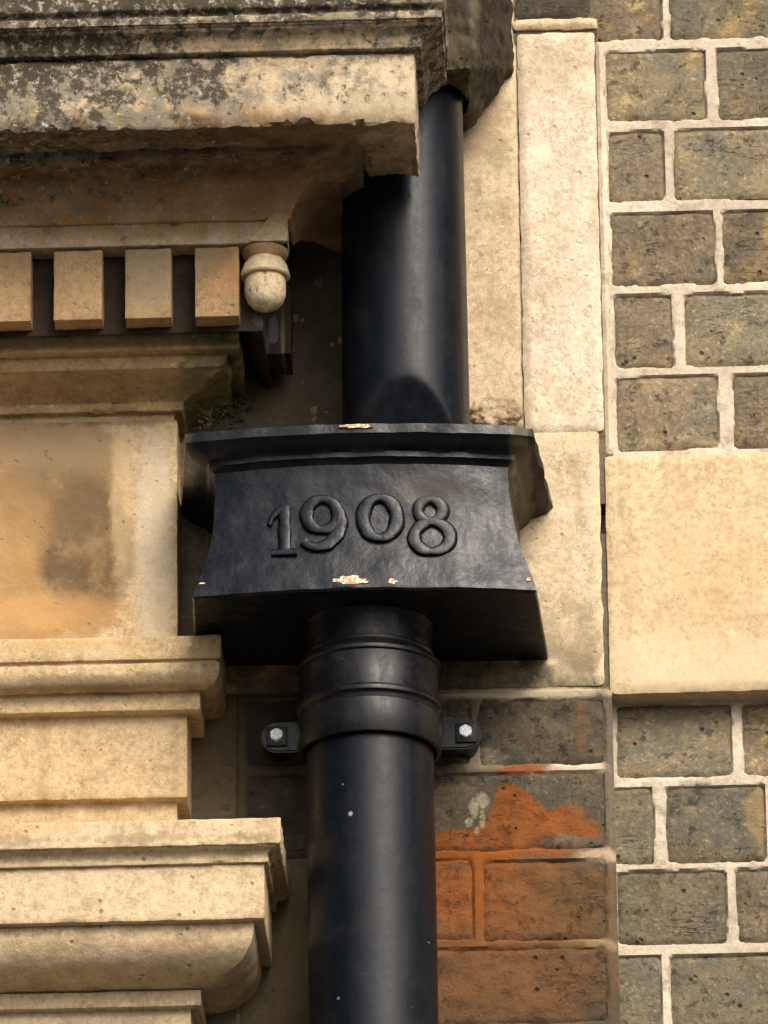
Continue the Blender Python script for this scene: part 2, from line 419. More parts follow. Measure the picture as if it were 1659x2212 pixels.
M_dback = stone('sooty shaded dentil backing stone', (.034, .023, .014), (.022, .015, .010), grime=.5, grimecol=(.022, .016, .011), stains=[BL(592, 715, 12, 36, -.09, (.12, .12, .12), .85, .3, .5), BL(570, 755, 14, 20, -.09, (.09, .09, .09), .8, .3, .5), BL(612, 730, 5, 60, -.09, (.16, .14, .09), .8, .3, .2)])  # soot, with the shade between dentils also put into the colour
M_bed = stone('bed moulding stone', (.45, .325, .175), (.38, .255, .12), grime=.5,
    stains=[BL(240, 712, 330, 10, -.14, (.07, .05, .03), .7, .6, 1.2), BL(230, 830, 260, 16, -.11, (.22, .14, .06), .55, .6, .7),
            BL(480, 850, 70, 75, -.08, OLIVE, .9, .3, .6), BL(430, 870, 45, 50, -.08, (.16, .15, .06), .6, .5, .8)])
M_acorn = stone('pale acorn stone', (.70, .56, .37), (.62, .48, .30), grime=.15, pits=.15)
M_frieze = stone('stained frieze stone', CREAM, CREAM2, grime=.15, pits=.25,
    stains=[BL(60, 1150, 218, 330, -.082, (.33, .19, .075), 1.0, .10, .12), BL(150, 1040, 130, 120, -.082, (.26, .175, .09), .75, .5, .3), BL(185, 1190, 100, 150, -.082, (.115, .075, .038), 1.0, .25, .14), BL(120, 1080, 110, 90, -.082, (.17, .11, .055), .8, .4, .2), BL(60, 1090, 70, 80, -.082, (.22, .14, .07), .6, .5, .3), BL(40, 1130, 60, 90, -.082, (.42, .25, .10), .6, .6, .3),
            BL(70, 960, 190, 60, -.082, (.33, .25, .16), .6, .7, .3), BL(80, 1320, 180, 36, -.082, (.48, .28, .11), .7, .6, .3),
            BL(335, 1200, 40, 300, -.082, (.58, .49, .36), .7, .5, .4), BL(262, 1080, 22, 170, -.082, (.62, .46, .26), .6, .6, .5),
            BL(250, 908, 160, 14, -.082, (.08, .06, .04), .6, .5, .9)])
M_arch = stone('architrave stone', (.46, .345, .20), (.40, .29, .155), grime=.28,
    stains=[BL(240, 1487, 330, 14, -.1, (.19, .145, .09), .75, .6, .7), BL(120, 1395, 170, 12, -.12, (.50, .31, .13), .5, .6, .5), BL(470, 1480, 30, 60, -.09, GRIME, .6, .5, .6)])
M_cap = stone('capital stone', (.49, .38, .24), (.43, .32, .185), grime=.22, pits=.7,
    stains=[BL(100, 1800, 100, 16, -.16, (.50, .33, .15), .5, .6, .5), BL(250, 2105, 400, 28, -.1, (.33, .25, .155), .55, .7, .5), BL(330, 1822, 230, 9, -.16, (.22, .155, .09), .6, .5, 1.4)])
M_wallst = stone('grimy shaded wall stone', (.44, .33, .20), (.36, .265, .155), grime=.4, grimecol=(.06, .048, .03),  # grime and some shade left of the pipe mixed into the colour
    stains=[
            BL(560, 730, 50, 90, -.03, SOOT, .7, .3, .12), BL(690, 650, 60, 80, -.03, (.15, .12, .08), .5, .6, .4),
            BL(530, 885, 130, 75, -.03, (.105, .105, .034), .9, .5, .3), BL(470, 870, 60, 80, -.03, (.05, .058, .018), .85, .4, .4),
            BL(620, 890, 90, 50, -.03, (.14, .11, .045), .5, .6, .6), BL(1080, 885, 50, 30, -.03, (.14, .10, .05), .7, .4, .8)])
M_quoin = stone('cream wall stone', (.46, .365, .24), (.39, .30, .185), grime=.25,
    stains=[BL(1030, 270, 70, 110, -.03, (.27, .20, .115), .75, .5, .8), BL(1012, 690, 30, 10, -.03, (.40, .25, .11), .6, .5, .6), BL(1060, 915, 60, 22, -.03, (.16, .12, .06), .7, .4, .8)])
M_crumb = stone('crumbling mortar', (.40, .31, .20), (.22, .15, .08), grime=.7, grimecol=(.10, .06, .025), bumpk=1.5)
M_wallst2 = stone('grimy shaded lower wall stone', (.085, .068, .04), (.06, .047, .028), grime=.5, grimecol=(.05, .04, .025),  # grime and the shade beneath the hopper are both in this colour
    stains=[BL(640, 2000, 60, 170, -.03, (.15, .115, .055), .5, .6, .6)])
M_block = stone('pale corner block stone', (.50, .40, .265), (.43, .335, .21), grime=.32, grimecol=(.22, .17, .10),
    stains=[BL(800, 1500, 470, 118, -.03, (.04, .033, .02), .96, .5, .35), BL(900, 1470, 330, 60, -.03, (.03, .025, .016), .8, .5, .3), BL(1230, 1380, 60, 90, -.03, (.28, .22, .13), .6, .6, .9),  # first two paint the hopper's shadow and grime onto the block
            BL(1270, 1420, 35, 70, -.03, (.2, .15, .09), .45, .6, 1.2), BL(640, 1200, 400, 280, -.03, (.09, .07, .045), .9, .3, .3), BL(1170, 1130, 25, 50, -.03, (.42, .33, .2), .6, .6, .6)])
M_strip = stone('pale stone strip', PALE, PALE2, grime=.12, grimecol=(.30, .23, .14), pits=.2,
    stains=[BL(1180, 150, 110, 60, -.03, (.36, .28, .19), .5, .6, .8), BL(1170, 330, 22, 22, -.03, (.66, .58, .44), .7, .5, .8), BL(1130, 500, 14, 420, -.03, (.36, .28, .19), .5, .6, .5)])
M_band = stone('smooth yellow stone band', (.49, .375, .23), (.44, .325, .185), grime=.08, pits=.15, bumpk=.5,
    stains=[BL(1530, 1240, 150, 150, -.03, (.50, .355, .19), .4, .8, .3), BL(1480, 1470, 260, 16, -.03, (.40, .30, .19), .5, .6, .8), BL(1480, 1430, 260, 60, -.03, (.60, .48, .31), .6, .6, .4)])
M_rough = stone('mossy broken stone', (.042, .032, .019), (.024, .018, .012), grime=.6, grimecol=(.035, .028, .018), bumpk=1.6,
    stains=[BL(1027, 60, 12, 200, -.12, (.105, .10, .058), .7, .5, .3), BL(985, 110, 34, 60, -.19, (.075, .06, .025), .6, .5, .3)])
OR_ST = [BL(1165, 1795, 128, 56, WALL, ORANGE, 1.0, .12, .34), BL(1105, 1745, 42, 48, WALL, ORANGE, 1.0, .06, .35), BL(985, 1832, 80, 40, WALL, ORANGE, 1, .06, .35), BL(1060, 1830, 90, 30, WALL, ORANGE, 1, .08, .3),
         BL(1020, 1945, 225, 105, WALL, ORANGE, .95, .4, .3), BL(1225, 1945, 110, 95, WALL, (.12, .062, .020), .9, .8, .25), BL(1200, 2190, 240, 60, WALL, (.055, .045, .028), .8, .6, .3), BL(1060, 2110, 250, 105, WALL, ORA2, .9, .5, .25),
         BL(1180, 2130, 90, 50, WALL, ORA2, .35, .5, .6), BL(1130, 1662, 60, 12, WALL, (.26, .075, .022), .8, .4, .5), BL(1255, 1570, 12, 46, WALL, (.15, .07, .028), .55, .6, .5),
         BL(1225, 1818, 60, 14, WALL, (.13, .10, .07), .85, .2, .5)]
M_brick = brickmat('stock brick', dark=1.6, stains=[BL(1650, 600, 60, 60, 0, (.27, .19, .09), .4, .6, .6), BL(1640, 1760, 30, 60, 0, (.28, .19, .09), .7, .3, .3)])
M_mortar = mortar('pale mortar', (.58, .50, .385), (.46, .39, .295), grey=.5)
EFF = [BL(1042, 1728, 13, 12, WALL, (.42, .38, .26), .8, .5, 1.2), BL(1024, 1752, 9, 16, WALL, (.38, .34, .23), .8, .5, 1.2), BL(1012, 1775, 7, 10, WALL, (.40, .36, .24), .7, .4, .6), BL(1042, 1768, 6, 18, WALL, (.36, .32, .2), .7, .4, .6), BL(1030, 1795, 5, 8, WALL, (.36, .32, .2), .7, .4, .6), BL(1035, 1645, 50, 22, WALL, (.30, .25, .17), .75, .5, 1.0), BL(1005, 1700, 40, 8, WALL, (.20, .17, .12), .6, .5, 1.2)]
M_brickp = brickmat('painted dark brick', OR_ST + EFF + [BL(600, 1650, 90, 200, WALL, (.03, .026, .018), .85, .3, .3)], dark=.78)  # last dark blob paints hopper shade and grime left of the pipe
M_mortarp = mortar('grimy mortar', (.15, .12, .08), (.10, .082, .055), [BL(580, 1660, 110, 420, WALL, (.06, .05, .03), .95, .2, .2), BL(1240, 1660, 70, 16, WALL, (.52, .44, .33), .9, .3, .5), BL(1150, 1497, 190, 12, WALL, (.45, .37, .26), .8, .4, .5), BL(1290, 1850, 50, 16, WALL, (.52, .40, .28), .9, .3, .4), BL(1270, 2042, 60, 16, WALL, (.45, .34, .2), .8, .3, .4)] + OR_ST + EFF, grey=.6)  # first dark blob: grime and painted shade below the hopper
chip = (.62, .42, .24)
M_pipe = blackpaint('black pipe paint', .31, .12, .08, (.0030, .0045, .0075), stains=[BL(757, 1755, 5, 5, -.17, (.3, .32, .3), .8, .3, .2), BL(730, 2150, 3, 3, -.17, (.25, .25, .25), .6, .3, .2), BL(740, 1690, 2, 2, -.17, (.2, .2, .2), .6, .3, .2), BL(925, 2020, 2, 2, -.16, (.2, .2, .2), .5, .3, .2)])
M_hop = blackpaint('black iron paint', .30, .22, .34, (.0030, .0045, .0075), stains=[BL(1135, 1035, 26, 70, -.12, (.10, .082, .045), .8, .4, .3), BL(1165, 1050, 20, 40, -.08, (.015, .012, .008), .9, .3, .3), BL(930, 1055, 70, 34, -.19, (.034, .030, .022), .7, .6, .4), BL(1120, 960, 14, 20, -.17, (.05, .045, .03), .6, .5, .6), BL(400, 965, 22, 40, -.15, (.07, .055, .035), .6, .5, .5)])
M_plas = blackpaint('black collar', .33, .2, .08, (.003, .003, .0042))
M_inner = blackpaint('sooty pipe bore', .6, 1.0, .4, (.022, .021, .019))
n = NT('bare primer chip'); n.lk(n.mix(n.rng(n.noise(300, 3, .6), .45, .55), (.78, .62, .44), (.42, .20, .10)), n.b.inputs['Base Color']); n.b.inputs['Roughness'].default_value = .8; M_chip = n.m
n = NT('zinc bolt'); n.lk(n.mix(n.rng(n.noise(500, 3, .6), .4, .6), (.72, .76, .76), (.45, .5, .5)), n.b.inputs['Base Color']); n.b.inputs['Metallic'].default_value = .25; n.b.inputs['Roughness'].default_value = .5; M_bolt = n.m
n = NT('moss'); n.lk(n.mix(n.rng(n.noise(120, 4, .6), .4, .6), (.05, .055, .018), (.11, .105, .038)), n.b.inputs['Base Color']); n.b.inputs['Roughness'].default_value = .95; M_moss = n.m
n = NT('asphalt'); n.lk(n.mix(n.noise(30, 6, .7), (.04, .04, .042), (.075, .072, .068)), n.b.inputs['Base Color']); n.b.inputs['Roughness'].default_value = .9; M_asph = n.m

random.seed(7)
# ---------------------------------------------------------------- ground
bm = bmesh.new(); box(bm, -60, 60, -90, 12, -0.3, 0); g = mk('pavement', bm, M_asph); g['kind'] = 'structure'

# ---------------------------------------------------------------- right brick wall
r_wall = root('brick_wall', (P(1480, 1106, 0).x, 0, 0), 'grey-brown stock brick wall with pale mortar joints and a smooth yellow stone band across it', 'brick wall')
XR = 1.5
rows = [  # brick top, bottom, joints (start, end) pairs along the course
    (-262, -110, [(1275, 1525), (1548, 2060)]), (-68, 82, [(1277, 1425), (1448, 1970)]), (113, 256, [(1311, 1521), (1552, 2070)]), (285, 431, [(1317, 1432), (1459, 1975)]),
    (462, 612, [(1322, 1541), (1563, 2080)]), (638, 790, [(1330, 1451), (1480, 2000)]), (816, 970, [(1335, 1548), (1586, 2110)]),
    (1526, 1676, [(1334, 1579), (1606, 2130)]), (1703, 1861, [(1317, 1408), (1442, 1650), (1676, 2190)]), (1886, 2037, [(1334, 1566), (1594, 2110)]), (2068, 2222, [(1318, 1426), (1452, 1960)]),
    (2252, 2405, [(1334, 1570), (1594, 2110)]), (2434, 2588, [(1318, 1426), (1452, 1960)])]
tones = {2: [(.1, .35), (.3, .3)], 3: [(.9, .1), (.15, .1)], 4: [(.75, .3), (.6, .6)], 5: [(.5, .15), (0, .05)], 6: [(.6, .35), (.5, .2)], 7: [(.35, 0), (.4, .5)],
         8: [(0, 0), (.25, .15), (.5, .6)], 9: [(.45, .1), (.55, .1)], 10: [(.2, 0), (.3, .15)], 1: [(.6, .7), (.1, .6)]}
bm = bmesh.new(); lay = bm.loops.layers.float_color.new('tone')
YB = 0.0; RW = []
for ri, (t, b, js) in enumerate(rows):
    z1, z0 = P(1480, t, YB).z, P(1480, b, YB).z
    spans = [(P(a, (t + b) / 2, YB).x, P(c, (t + b) / 2, YB).x) for a, c in js]
    x = spans[-1][1] + .011; k = ri
    while x < XR:
        L = .102 if k % 2 == 0 else .213
        spans.append((x, x + L)); x += L + .011; k += 1
    for i, (xa, xb) in enumerate(spans):
        tn = tones.get(ri, []); tn = tn[i] if i < len(tn) else (random.random(), random.random() * .5)
        near = xa < P(1700, 1106, 0).x + .1
        RW.append((xa, xb, z0, z1))
        slab(bm, xa - .001, xb + .001, z0 - .001, z1 + .001, YB + random.uniform(-.0012, .0003), .05, .0033 if near else .02, .006, .0012 if near else 0, .0012, js=60, tone=(tn[0], tn[1], random.random(), 1), lay=lay)
# courses above and below the picture
zt = P(1480, -292, YB).z; zb = P(1480, 2618, YB).z
for sgn, zz in ((1, zt), (-1, zb)):
    k = 0
    while (zz < 5.4 if sgn > 0 else zz > .15):
        x = P(1318, 1106, 0).x + (0 if k % 2 else -.05 * 0) ; x0 = x; i = k
        while x < XR:
            L = .102 if i % 2 == 0 else .213
            z0, z1 = (zz, zz + .065) if sgn > 0 else (zz - .065, zz)
            slab(bm, x, x + L, z0, z1, YB, .05, .03, .004, 0, .001, tone=(random.random(), random.random() * .5, random.random(), 1), lay=lay); x += L + .011; i += 1
        zz += sgn * .0765; k += 1
mk('brickwork', bm, M_brick, r_wall, 50)
bm = bmesh.new()
xj = P(1310, 1106, -.01).x
sheet(bm, P(1270, 1106, 0).x, P(1720, 1106, 0).x + .1, P(1480, 2330, 0).z, P(1480, -100, 0).z, joint([q for q in RW if q[0] < P(1720, 1106, 0).x + .1], YB - .0021, YB + .006), .0021, .0004, 140)
box(bm, P(1270, 1106, 0).x, XR, .012, .3, 0, 5.5)
mk('mortar_joints', bm, M_mortar, r_wall)
bm = bmesh.new(); YBAND = -.030
z1, z0 = P(1480, 980, YBAND).z, P(1480, 1493, YBAND).z; xb = P(1312, 1230, YBAND).x
slab(bm, xb, xb + .62, z0, z1, YBAND, .08, .005, .003, .0008, .0006, seed=3)
slab(bm, xb + .623, XR, z0, z1, YBAND, .08, .03, .003, 0, .0006, seed=4)
mk('stone_band', bm, M_band, r_wall)

# ---------------------------------------------------------------- pier: stone blocks, brick and the grimy, shade-tinted wall behind the pipe
r_pier = root('stone_and_brick_pier', (0, WALL, 0), 'stone pier behind the black downpipe, with a pale strip above and orange-stained bricks below', 'pier')
def rect(x0, x1, y0, y1, Y=WALL, pyr=None):
    a, b = P(x0, (y0 + y1) / 2, Y), P(x1, (y0 + y1) / 2, Y)
    return a.x, b.x, P((x0 + x1) / 2, y1, Y).z, P((x0 + x1) / 2, y0, Y).z
bm = bmesh.new(); a, b, c, d = rect(420, 880, -500, 928, WALL + .003); slab(bm, a - 0.2, b, c, d, WALL + .003, .03, .005, .002, .0007, .0011, seed=11)
mk('wall_stone', bm, M_wallst, r_pier)
bm = bmesh.new(); a, b, c, d = rect(884, 1118, -500, 928, WALL + .001); slab(bm, a, b, c, d, WALL + .001, .03, .004, .002, .0008, .0009, seed=31)
mk('wall_stone', bm, M_quoin, r_pier)
bm = bmesh.new(); a, b, c, d = rect(1125, 1294, 71, 934); slab(bm, a, b, c, d, WALL - .002, .05, .004, .004, .0012, .0008, seed=12)
mk('stone_strip', bm, M_strip, r_pier)
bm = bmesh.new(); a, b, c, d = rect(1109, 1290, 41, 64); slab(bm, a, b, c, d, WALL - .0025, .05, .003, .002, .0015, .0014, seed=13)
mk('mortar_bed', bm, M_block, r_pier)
bm = bmesh.new(); lay = bm.loops.layers.float_color.new('tone'); a, b, c, d = rect(1111, 1276, -115, 40); slab(bm, a, b, c, d, WALL, .05, .0035, .004, .0015, .002, seed=14, tone=(0, 0, .0, 1), lay=lay)
zz = d + .011
while zz < 5.3:
    slab(bm, a, b, zz, zz + .065, WALL, .05, .03, .004, 0, .001, tone=(.2, .1, random.random(), 1), lay=lay); zz += .0765
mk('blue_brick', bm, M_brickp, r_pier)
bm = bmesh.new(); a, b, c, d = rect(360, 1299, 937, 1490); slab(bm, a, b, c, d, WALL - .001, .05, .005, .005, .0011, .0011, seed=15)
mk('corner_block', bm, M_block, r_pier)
bm = bmesh.new(); PR2 = []; a, b, c, d = rect(300, 512, 1498, 2600); PR2.append((a - 1, b, c, d)); slab(bm, a, b, c, d, WALL, .05, .006, .003, .001, .001, seed=16)
a, b, c, d = rect(517, 1000, 1850, 2212); zc = d
a2, b2, _, _ = rect(517, 760, 1850, 2212)
PR2.append((a2, b2, c - .2, d)); slab(bm, a2, b2, c - .2, d, WALL, .05, .006, .003, .001, .001, seed=17)
mk('lower_wall_stone', bm, M_wallst2, r_pier)
bm = bmesh.new(); lay = bm.loops.layers.float_color.new('tone')
prow = [(1514, 1650, [(532, 700), (730, 1012), (1036, 1304)]), (1673, 1836, [(532, 780), (800, 1306)]), (1862, 2030, [(780, 1020), (1044, 1307)]), (2053, 2212, [(780, 1309)]), (2240, 2395, [(780, 1000), (1024, 1311)])]
PRW = []
for t, bb, js in prow:
    for x0, x1 in js:
        a, b, c, d = rect(x0, x1, t, bb)
        PRW.append((a, b, c, d))
        slab(bm, a - .001, b + .001, c - .001, d + .001, WALL, .05, .0035, .006, .0014, .0018, js=60, tone=(random.random() * .5, .08, random.random() * .6, 1), lay=lay)
zz = P(1100, 2424, WALL).z
xa, xb_ = P(780, 2300, WALL).x, P(1311, 2300, WALL).x
while zz > .15:
    slab(bm, xa, xb_, zz - .065, zz, WALL, .05, .03, .004, 0, .001, tone=(.3, .1, random.random(), 1), lay=lay); zz -= .0765
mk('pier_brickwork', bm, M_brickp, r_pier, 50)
gx0, gx1 = P(1104, 500, WALL).x, P(1138, 500, WALL).x
hx0, hx1 = P(1290, 1120, WALL).x, P(1322, 1120, WALL).x; hz0, hz1 = P(1300, 1148, WALL).z, P(1300, 1090, WALL).z; gz = P(1120, 925, WALL).z; gz2 = P(1120, 95, WALL).z
def fy(x, z):
    if gx0 < x < gx1 + .001 and gz < z < gz2: return .02
    if hx0 < x < hx1 and hz0 < z < hz1: return .03
    if hx0 < x and P(1300, 1490, WALL).z < z < P(1300, 940, WALL).z: return WALL + .004
    return WALL + .0022
jf = joint(PRW + PR2, WALL - .0010, WALL + .0028)
def fy2(x, z):
    v_ = fy(x, z)
    return jf(x, z) if v_ == WALL + .0022 and z < zpm and x < P(1312, 1600, WALL).x else v_
zpm = P(1100, 1496, WALL).z
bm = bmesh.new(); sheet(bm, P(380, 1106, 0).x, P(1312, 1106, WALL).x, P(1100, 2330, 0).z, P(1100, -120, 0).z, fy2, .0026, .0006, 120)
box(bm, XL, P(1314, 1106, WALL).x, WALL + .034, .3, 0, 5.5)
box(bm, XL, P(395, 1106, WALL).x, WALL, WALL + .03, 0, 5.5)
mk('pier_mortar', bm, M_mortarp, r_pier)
# pale pointing down the edge of the strip
bm = bmesh.new(); a, b, c, d = rect(1296, 1312, 88, 978, -.016); slab(bm, a, b + .001, c, d, -.016, .03, .003, .001, .0016, .0012, seed=21)
mk('edge_pointing', bm, M_mortar, r_pier)
bm = bmesh.new(); a, b, c, d = rect(1311, 1320, 1500, 2400, -.006); slab(bm, a - .001, b, c, d, -.008, .02, .003, .001, .0016, .0012, seed=22)
mk('edge_pointing', bm, M_mortar, r_pier)

# ---------------------------------------------------------------- classical stonework at the left
MP = P(383, 1100, -.082); CC = MP.x + MP.y              # mitre plane shared by all the stonework
def prof(pts): return [(lambda q: (q.x, q.z))(PM(x, y, CC)) for x, y in pts]
def yof(px, py): return PM(px, py, CC).y

# capital
r_cap = root('stone_capital', (P(300, 2000, -.1).x, WALL, 0), 'wide pale stone capital with large rounded moulding, lowest stonework at the left', 'stone capital')
top = prof([(606, 1766), (606, 1822)]); cav = prof([(596, 1826), (572, 1842), (568, 1862)])
face = prof([(573, 1868), (566, 1986)])
zt_ = top[0][1]
p1 = [(prof([(380, 1766)])[0][0], zt_ + .004), (top[0][0] - .001, zt_)] + top
bm = bmesh.new()
q = prof([(598, 1820), (590, 1846), (574, 1860)])
P_ab = p1 + [(top[1][0] - .003, top[1][1] + .0005)] + curve((top[1][0] - .004, top[1][1] - .001), (face[0][0] + .001, top[1][1] - .002), (face[0][0] + .003, face[0][1] + .004), 6) + [(face[0][0] + .003, face[0][1] + .0015), (face[0][0] - .02, face[0][1] + .0015)]
sweep(bm, P_ab, CC, WALL + .01); rough(bm, .0006, 70, .0035, 80); mk('abacus', bm, M_cap, r_cap)
xf = face[0][0] - .001
bm = bmesh.new(); zf0, zf1 = face[0][1] + .002, prof([(566, 1986)])[0][1]
sweep(bm, [(xf - .03, zf0), (xf, zf0), (xf, zf1), (xf - .01, zf1), (xf - .05, zf1)], CC, WALL + .01); rough(bm, .0005, 70, .002, 80, seed=2); mk('flat_fascia', bm, M_cap, r_cap)
bm = bmesh.new()
o1 = prof([(549, 1992)])[0]; o2 = prof([(440, 2137)])[0]
ov = curve((o1[0], o1[1] + .001), (o1[0] + .0015, o1[1] - .036), (o2[0] + .001, o2[1] + .002), 14)
sweep(bm, [(xf - .05, zf1 + .0003), (o1[0] - .002, zf1 + .0003)] + ov + [(o2[0] - .02, o2[1] + .002)], CC, WALL + .01); rough(bm, .0007, 60, .001, 80, seed=3); mk('rounded_moulding', bm, M_cap, r_cap)
bm = bmesh.new()
n1 = prof([(434, 2143), (434, 2172)]); n2 = prof([(412, 2183)])[0]
sweep(bm, [(n1[0][0] - .03, o2[1] + .001), (n1[0][0], o2[1] + .001), n1[1], (n2[0], n1[1][1]), (n2[0], n2[1] - .05), (n2[0], .02)], CC, WALL + .01, ds=.006) ; rough(bm, .0004, 70, .001, 80, seed=4); mk('shaft', bm, M_cap, r_cap)

# architrave
r_arch = root('stone_architrave', (P(250, 1560, -.1).x, WALL, P(250, 1760, -.1).z), 'cream stone architrave moulding with a curved upper lip, between the stained frieze and the wide capital', 'stone moulding')
zb_ = zt_ + .001
t0, t1 = prof([(476, 1371), (476, 1421)]); c0, c1, c2, c3 = prof([(477, 1432), (474, 1466), (434, 1482), (431, 1532)]); f0, f1 = prof([(404, 1545), (404, 1722)]); g0, g1 = prof([(382, 1735), (382, 1775)])
P_ar = [(t0[0] - .04, t0[1] + .003), (t0[0] - .001, t0[1]), t0, t1, (t1[0] - .004, t1[1] - .0002), (t1[0] - .0035, t1[1] - .003)] + curve((c0[0] - .001, c0[1] + .002), (c1[0] + .001, c1[1] - .004), (c1[0] - .010, c1[1] - .004), 6) + curve((c1[0] - .0125, c1[1] - .0055), (c2[0] - .002, c2[1] + .001), (c3[0], c3[1] + .010), 6) + [c3, (f0[0], c3[1]), f1, (g0[0], f1[1]), (g0[0], zb_)]
bm = bmesh.new(); sweep(bm, P_ar, CC, WALL + .01); rough(bm, .0006, 65, .003, 80, seed=5); mk('moulded_course', bm, M_arch, r_arch)

# frieze
r_fr = root('stone_frieze', (P(200, 1200, -.08).x, WALL, P(200, 1368, -.08).z), 'flat stone frieze block with brown and orange stains, left of the dated hopper', 'stone block')
ft, = prof([(383, 904)])
bm = bmesh.new(); sweep(bm, [(ft[0] - .05, ft[1]), (ft[0] - .004, ft[1]), (ft[0] - .001, ft[1] - .001), (ft[0], ft[1] - .004), (ft[0], t0[1] + .0035)], CC, WALL + .01, rb=.003); rough(bm, .0005, 50, .0015, 80, seed=6); mk('stone_face', bm, M_frieze, r_fr)

# cornice with dentils
r_co = root('stone_cornice', (P(300, 500, -.2).x, WALL, P(300, 900, -.1).z), 'weathered lichen-spotted stone cornice with dentils and a rough dark underside, top left', 'cornice')
b0, b1, b2, b3, b4, b5 = prof([(395, 886), (397, 868), (420, 850), (486, 792), (492, 765), (517, 752)])
b6, = prof([(517, 715)])
P_bed = [(b5[0] - .03, b6[1] + .008), (b5[0] - .012, b6[1] + .006), (b6[0], b6[1]), b5, (b4[0], b5[1]), (b4[0], b4[1])] + curve(b3, (b3[0] - .004, b2[1] + .012), (b2[0] + .006, b2[1] + .003), 7) + [b1, b0, (ft[0] - .002, b0[1] + .001), (ft[0] - .004, ft[1] - .002)]
def erode(v):
    e = 1.0 + 5.0 * max(0, 1 - math.hypot((v.x - P(500, 850, -.1).x) / .035, (v.z - P(500, 850, -.1).z) / .04))
    return e
bm = bmesh.new(); sweep(bm, P_bed, CC, WALL + .01); rough(bm, .0009, 60, .0035, 70, erode, seed=7); mk('bed_moulding', bm, M_bed, r_co)
# dentil backing
dz1 = prof([(617, 530)])[0][1]; dz0 = prof([(617, 680)])[0][1]
XD = prof([(617, 600)])[0][0]; YD = CC - XD
XBk = XD - .021
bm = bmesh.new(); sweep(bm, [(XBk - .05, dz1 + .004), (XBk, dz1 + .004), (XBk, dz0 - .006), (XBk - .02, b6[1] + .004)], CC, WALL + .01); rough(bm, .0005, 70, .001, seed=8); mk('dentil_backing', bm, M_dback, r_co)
# dentils (front course then the one on the return)
def dentil_bm(w_, d_):
    bm = bmesh.new(); nx = 14
    box(bm, -w_ / 2, w_ / 2, 0, d_, 0, dz1 - dz0, .0012)
    bmesh.ops.subdivide_edges(bm, edges=[e for e in bm.edges if e.calc_length() > .01], cuts=9, use_grid_fill=True)
    rough(bm, .0006, 90, .001, 100, seed=9); return bm
dx = [(-292, -182), (-136, -30), (-36 + 0, 66), (116, 220), (270, 370), (421, 516)]
dx = [(-340, -240), (-190, -88), (-36, 67), (116, 221), (270, 370), (421, 516)]
w_ = .0415
proto = None
for a_, b_ in dx:
    cx = (P(a_, 600, YD).x + P(b_, 600, YD).x) / 2
    if proto is None:
        me_o = mk('dentil', dentil_bm(w_, .034), M_dentil, r_co, 30); proto = me_o
        zoff = r_co.location.z
    else:
        me_o = proto.copy(); COL.objects.link(me_o); me_o.parent = r_co
    # mesh was shifted by the parent's place; undo with the location
    me_o.location = Vector((cx, YD, dz0))
    # tiny differences of width
    me_o.scale = ((P(b_, 600, YD).x - P(a_, 600, YD).x) / w_, 1, 1)
x = P(-390, 600, YD).x
while x > XL + .05:
    o = proto.copy(); COL.objects.link(o); o.parent = r_co; o.location = (x - w_ / 2, YD, dz0); x -= .0615
me = proto.data
# vertices back to local about the dentil's own base
offv = wloc(r_co)
for v in me.vertices: v.co += offv
for o in [o for o in r_co.children if o.data == me]: o.location = Vector(o.location) - offv
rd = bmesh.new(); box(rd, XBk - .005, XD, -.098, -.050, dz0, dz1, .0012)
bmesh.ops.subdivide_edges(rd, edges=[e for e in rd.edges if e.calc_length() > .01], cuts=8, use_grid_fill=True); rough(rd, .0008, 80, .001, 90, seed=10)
mk('dentil', rd, M_dback, r_co, 30, 'dentil darkened by soot and painted shade behind the acorn pendant')

# fillet, cove, corona and crown
fl0, fl1 = prof([(620, 485), (620, 523)])
k0, k1 = prof([(896, 114), (896, 266)])
sx = prof([(800, 330)])[0]
cov_top = (k1[0] - .062, k1[1] + .002)
P_cor = [(k0[0] - .05, k0[1] + .0045), (k0[0] - .0035, k0[1] + .0045), (k0[0] - .003, k0[1]), k0, k1, (k1[0] - .004, k1[1] + .0035), (k1[0] - .045, k1[1] + .002), (k1[0] - .046, k1[1] + .009), (k1[0] - .056, k1[1] + .009), (k1[0] - .058, k1[1] + .001)]
P_cov = curve((k1[0] - .062, k1[1] - .001), (fl0[0] + .010, k1[1] - .004), (fl0[0] + .003, fl0[1] + .004), 10) + [(fl0[0] - .0, fl0[1] + .0035), fl0, fl1, (XBk - .0, fl1[1]), (XBk - .01, dz1 + .003)]
YCUT = -.188
def er2(v):
    return 1.0 + 3.5 * max(0, 1 - abs(v.z - k1[1]) / .008)
bm = bmesh.new(); sweep(bm, P_cor + P_cov, CC, YCUT); rough(bm, .0009, 55, .0040, 60, er2, seed=12); mk('corona', bm, M_cornice, r_co)
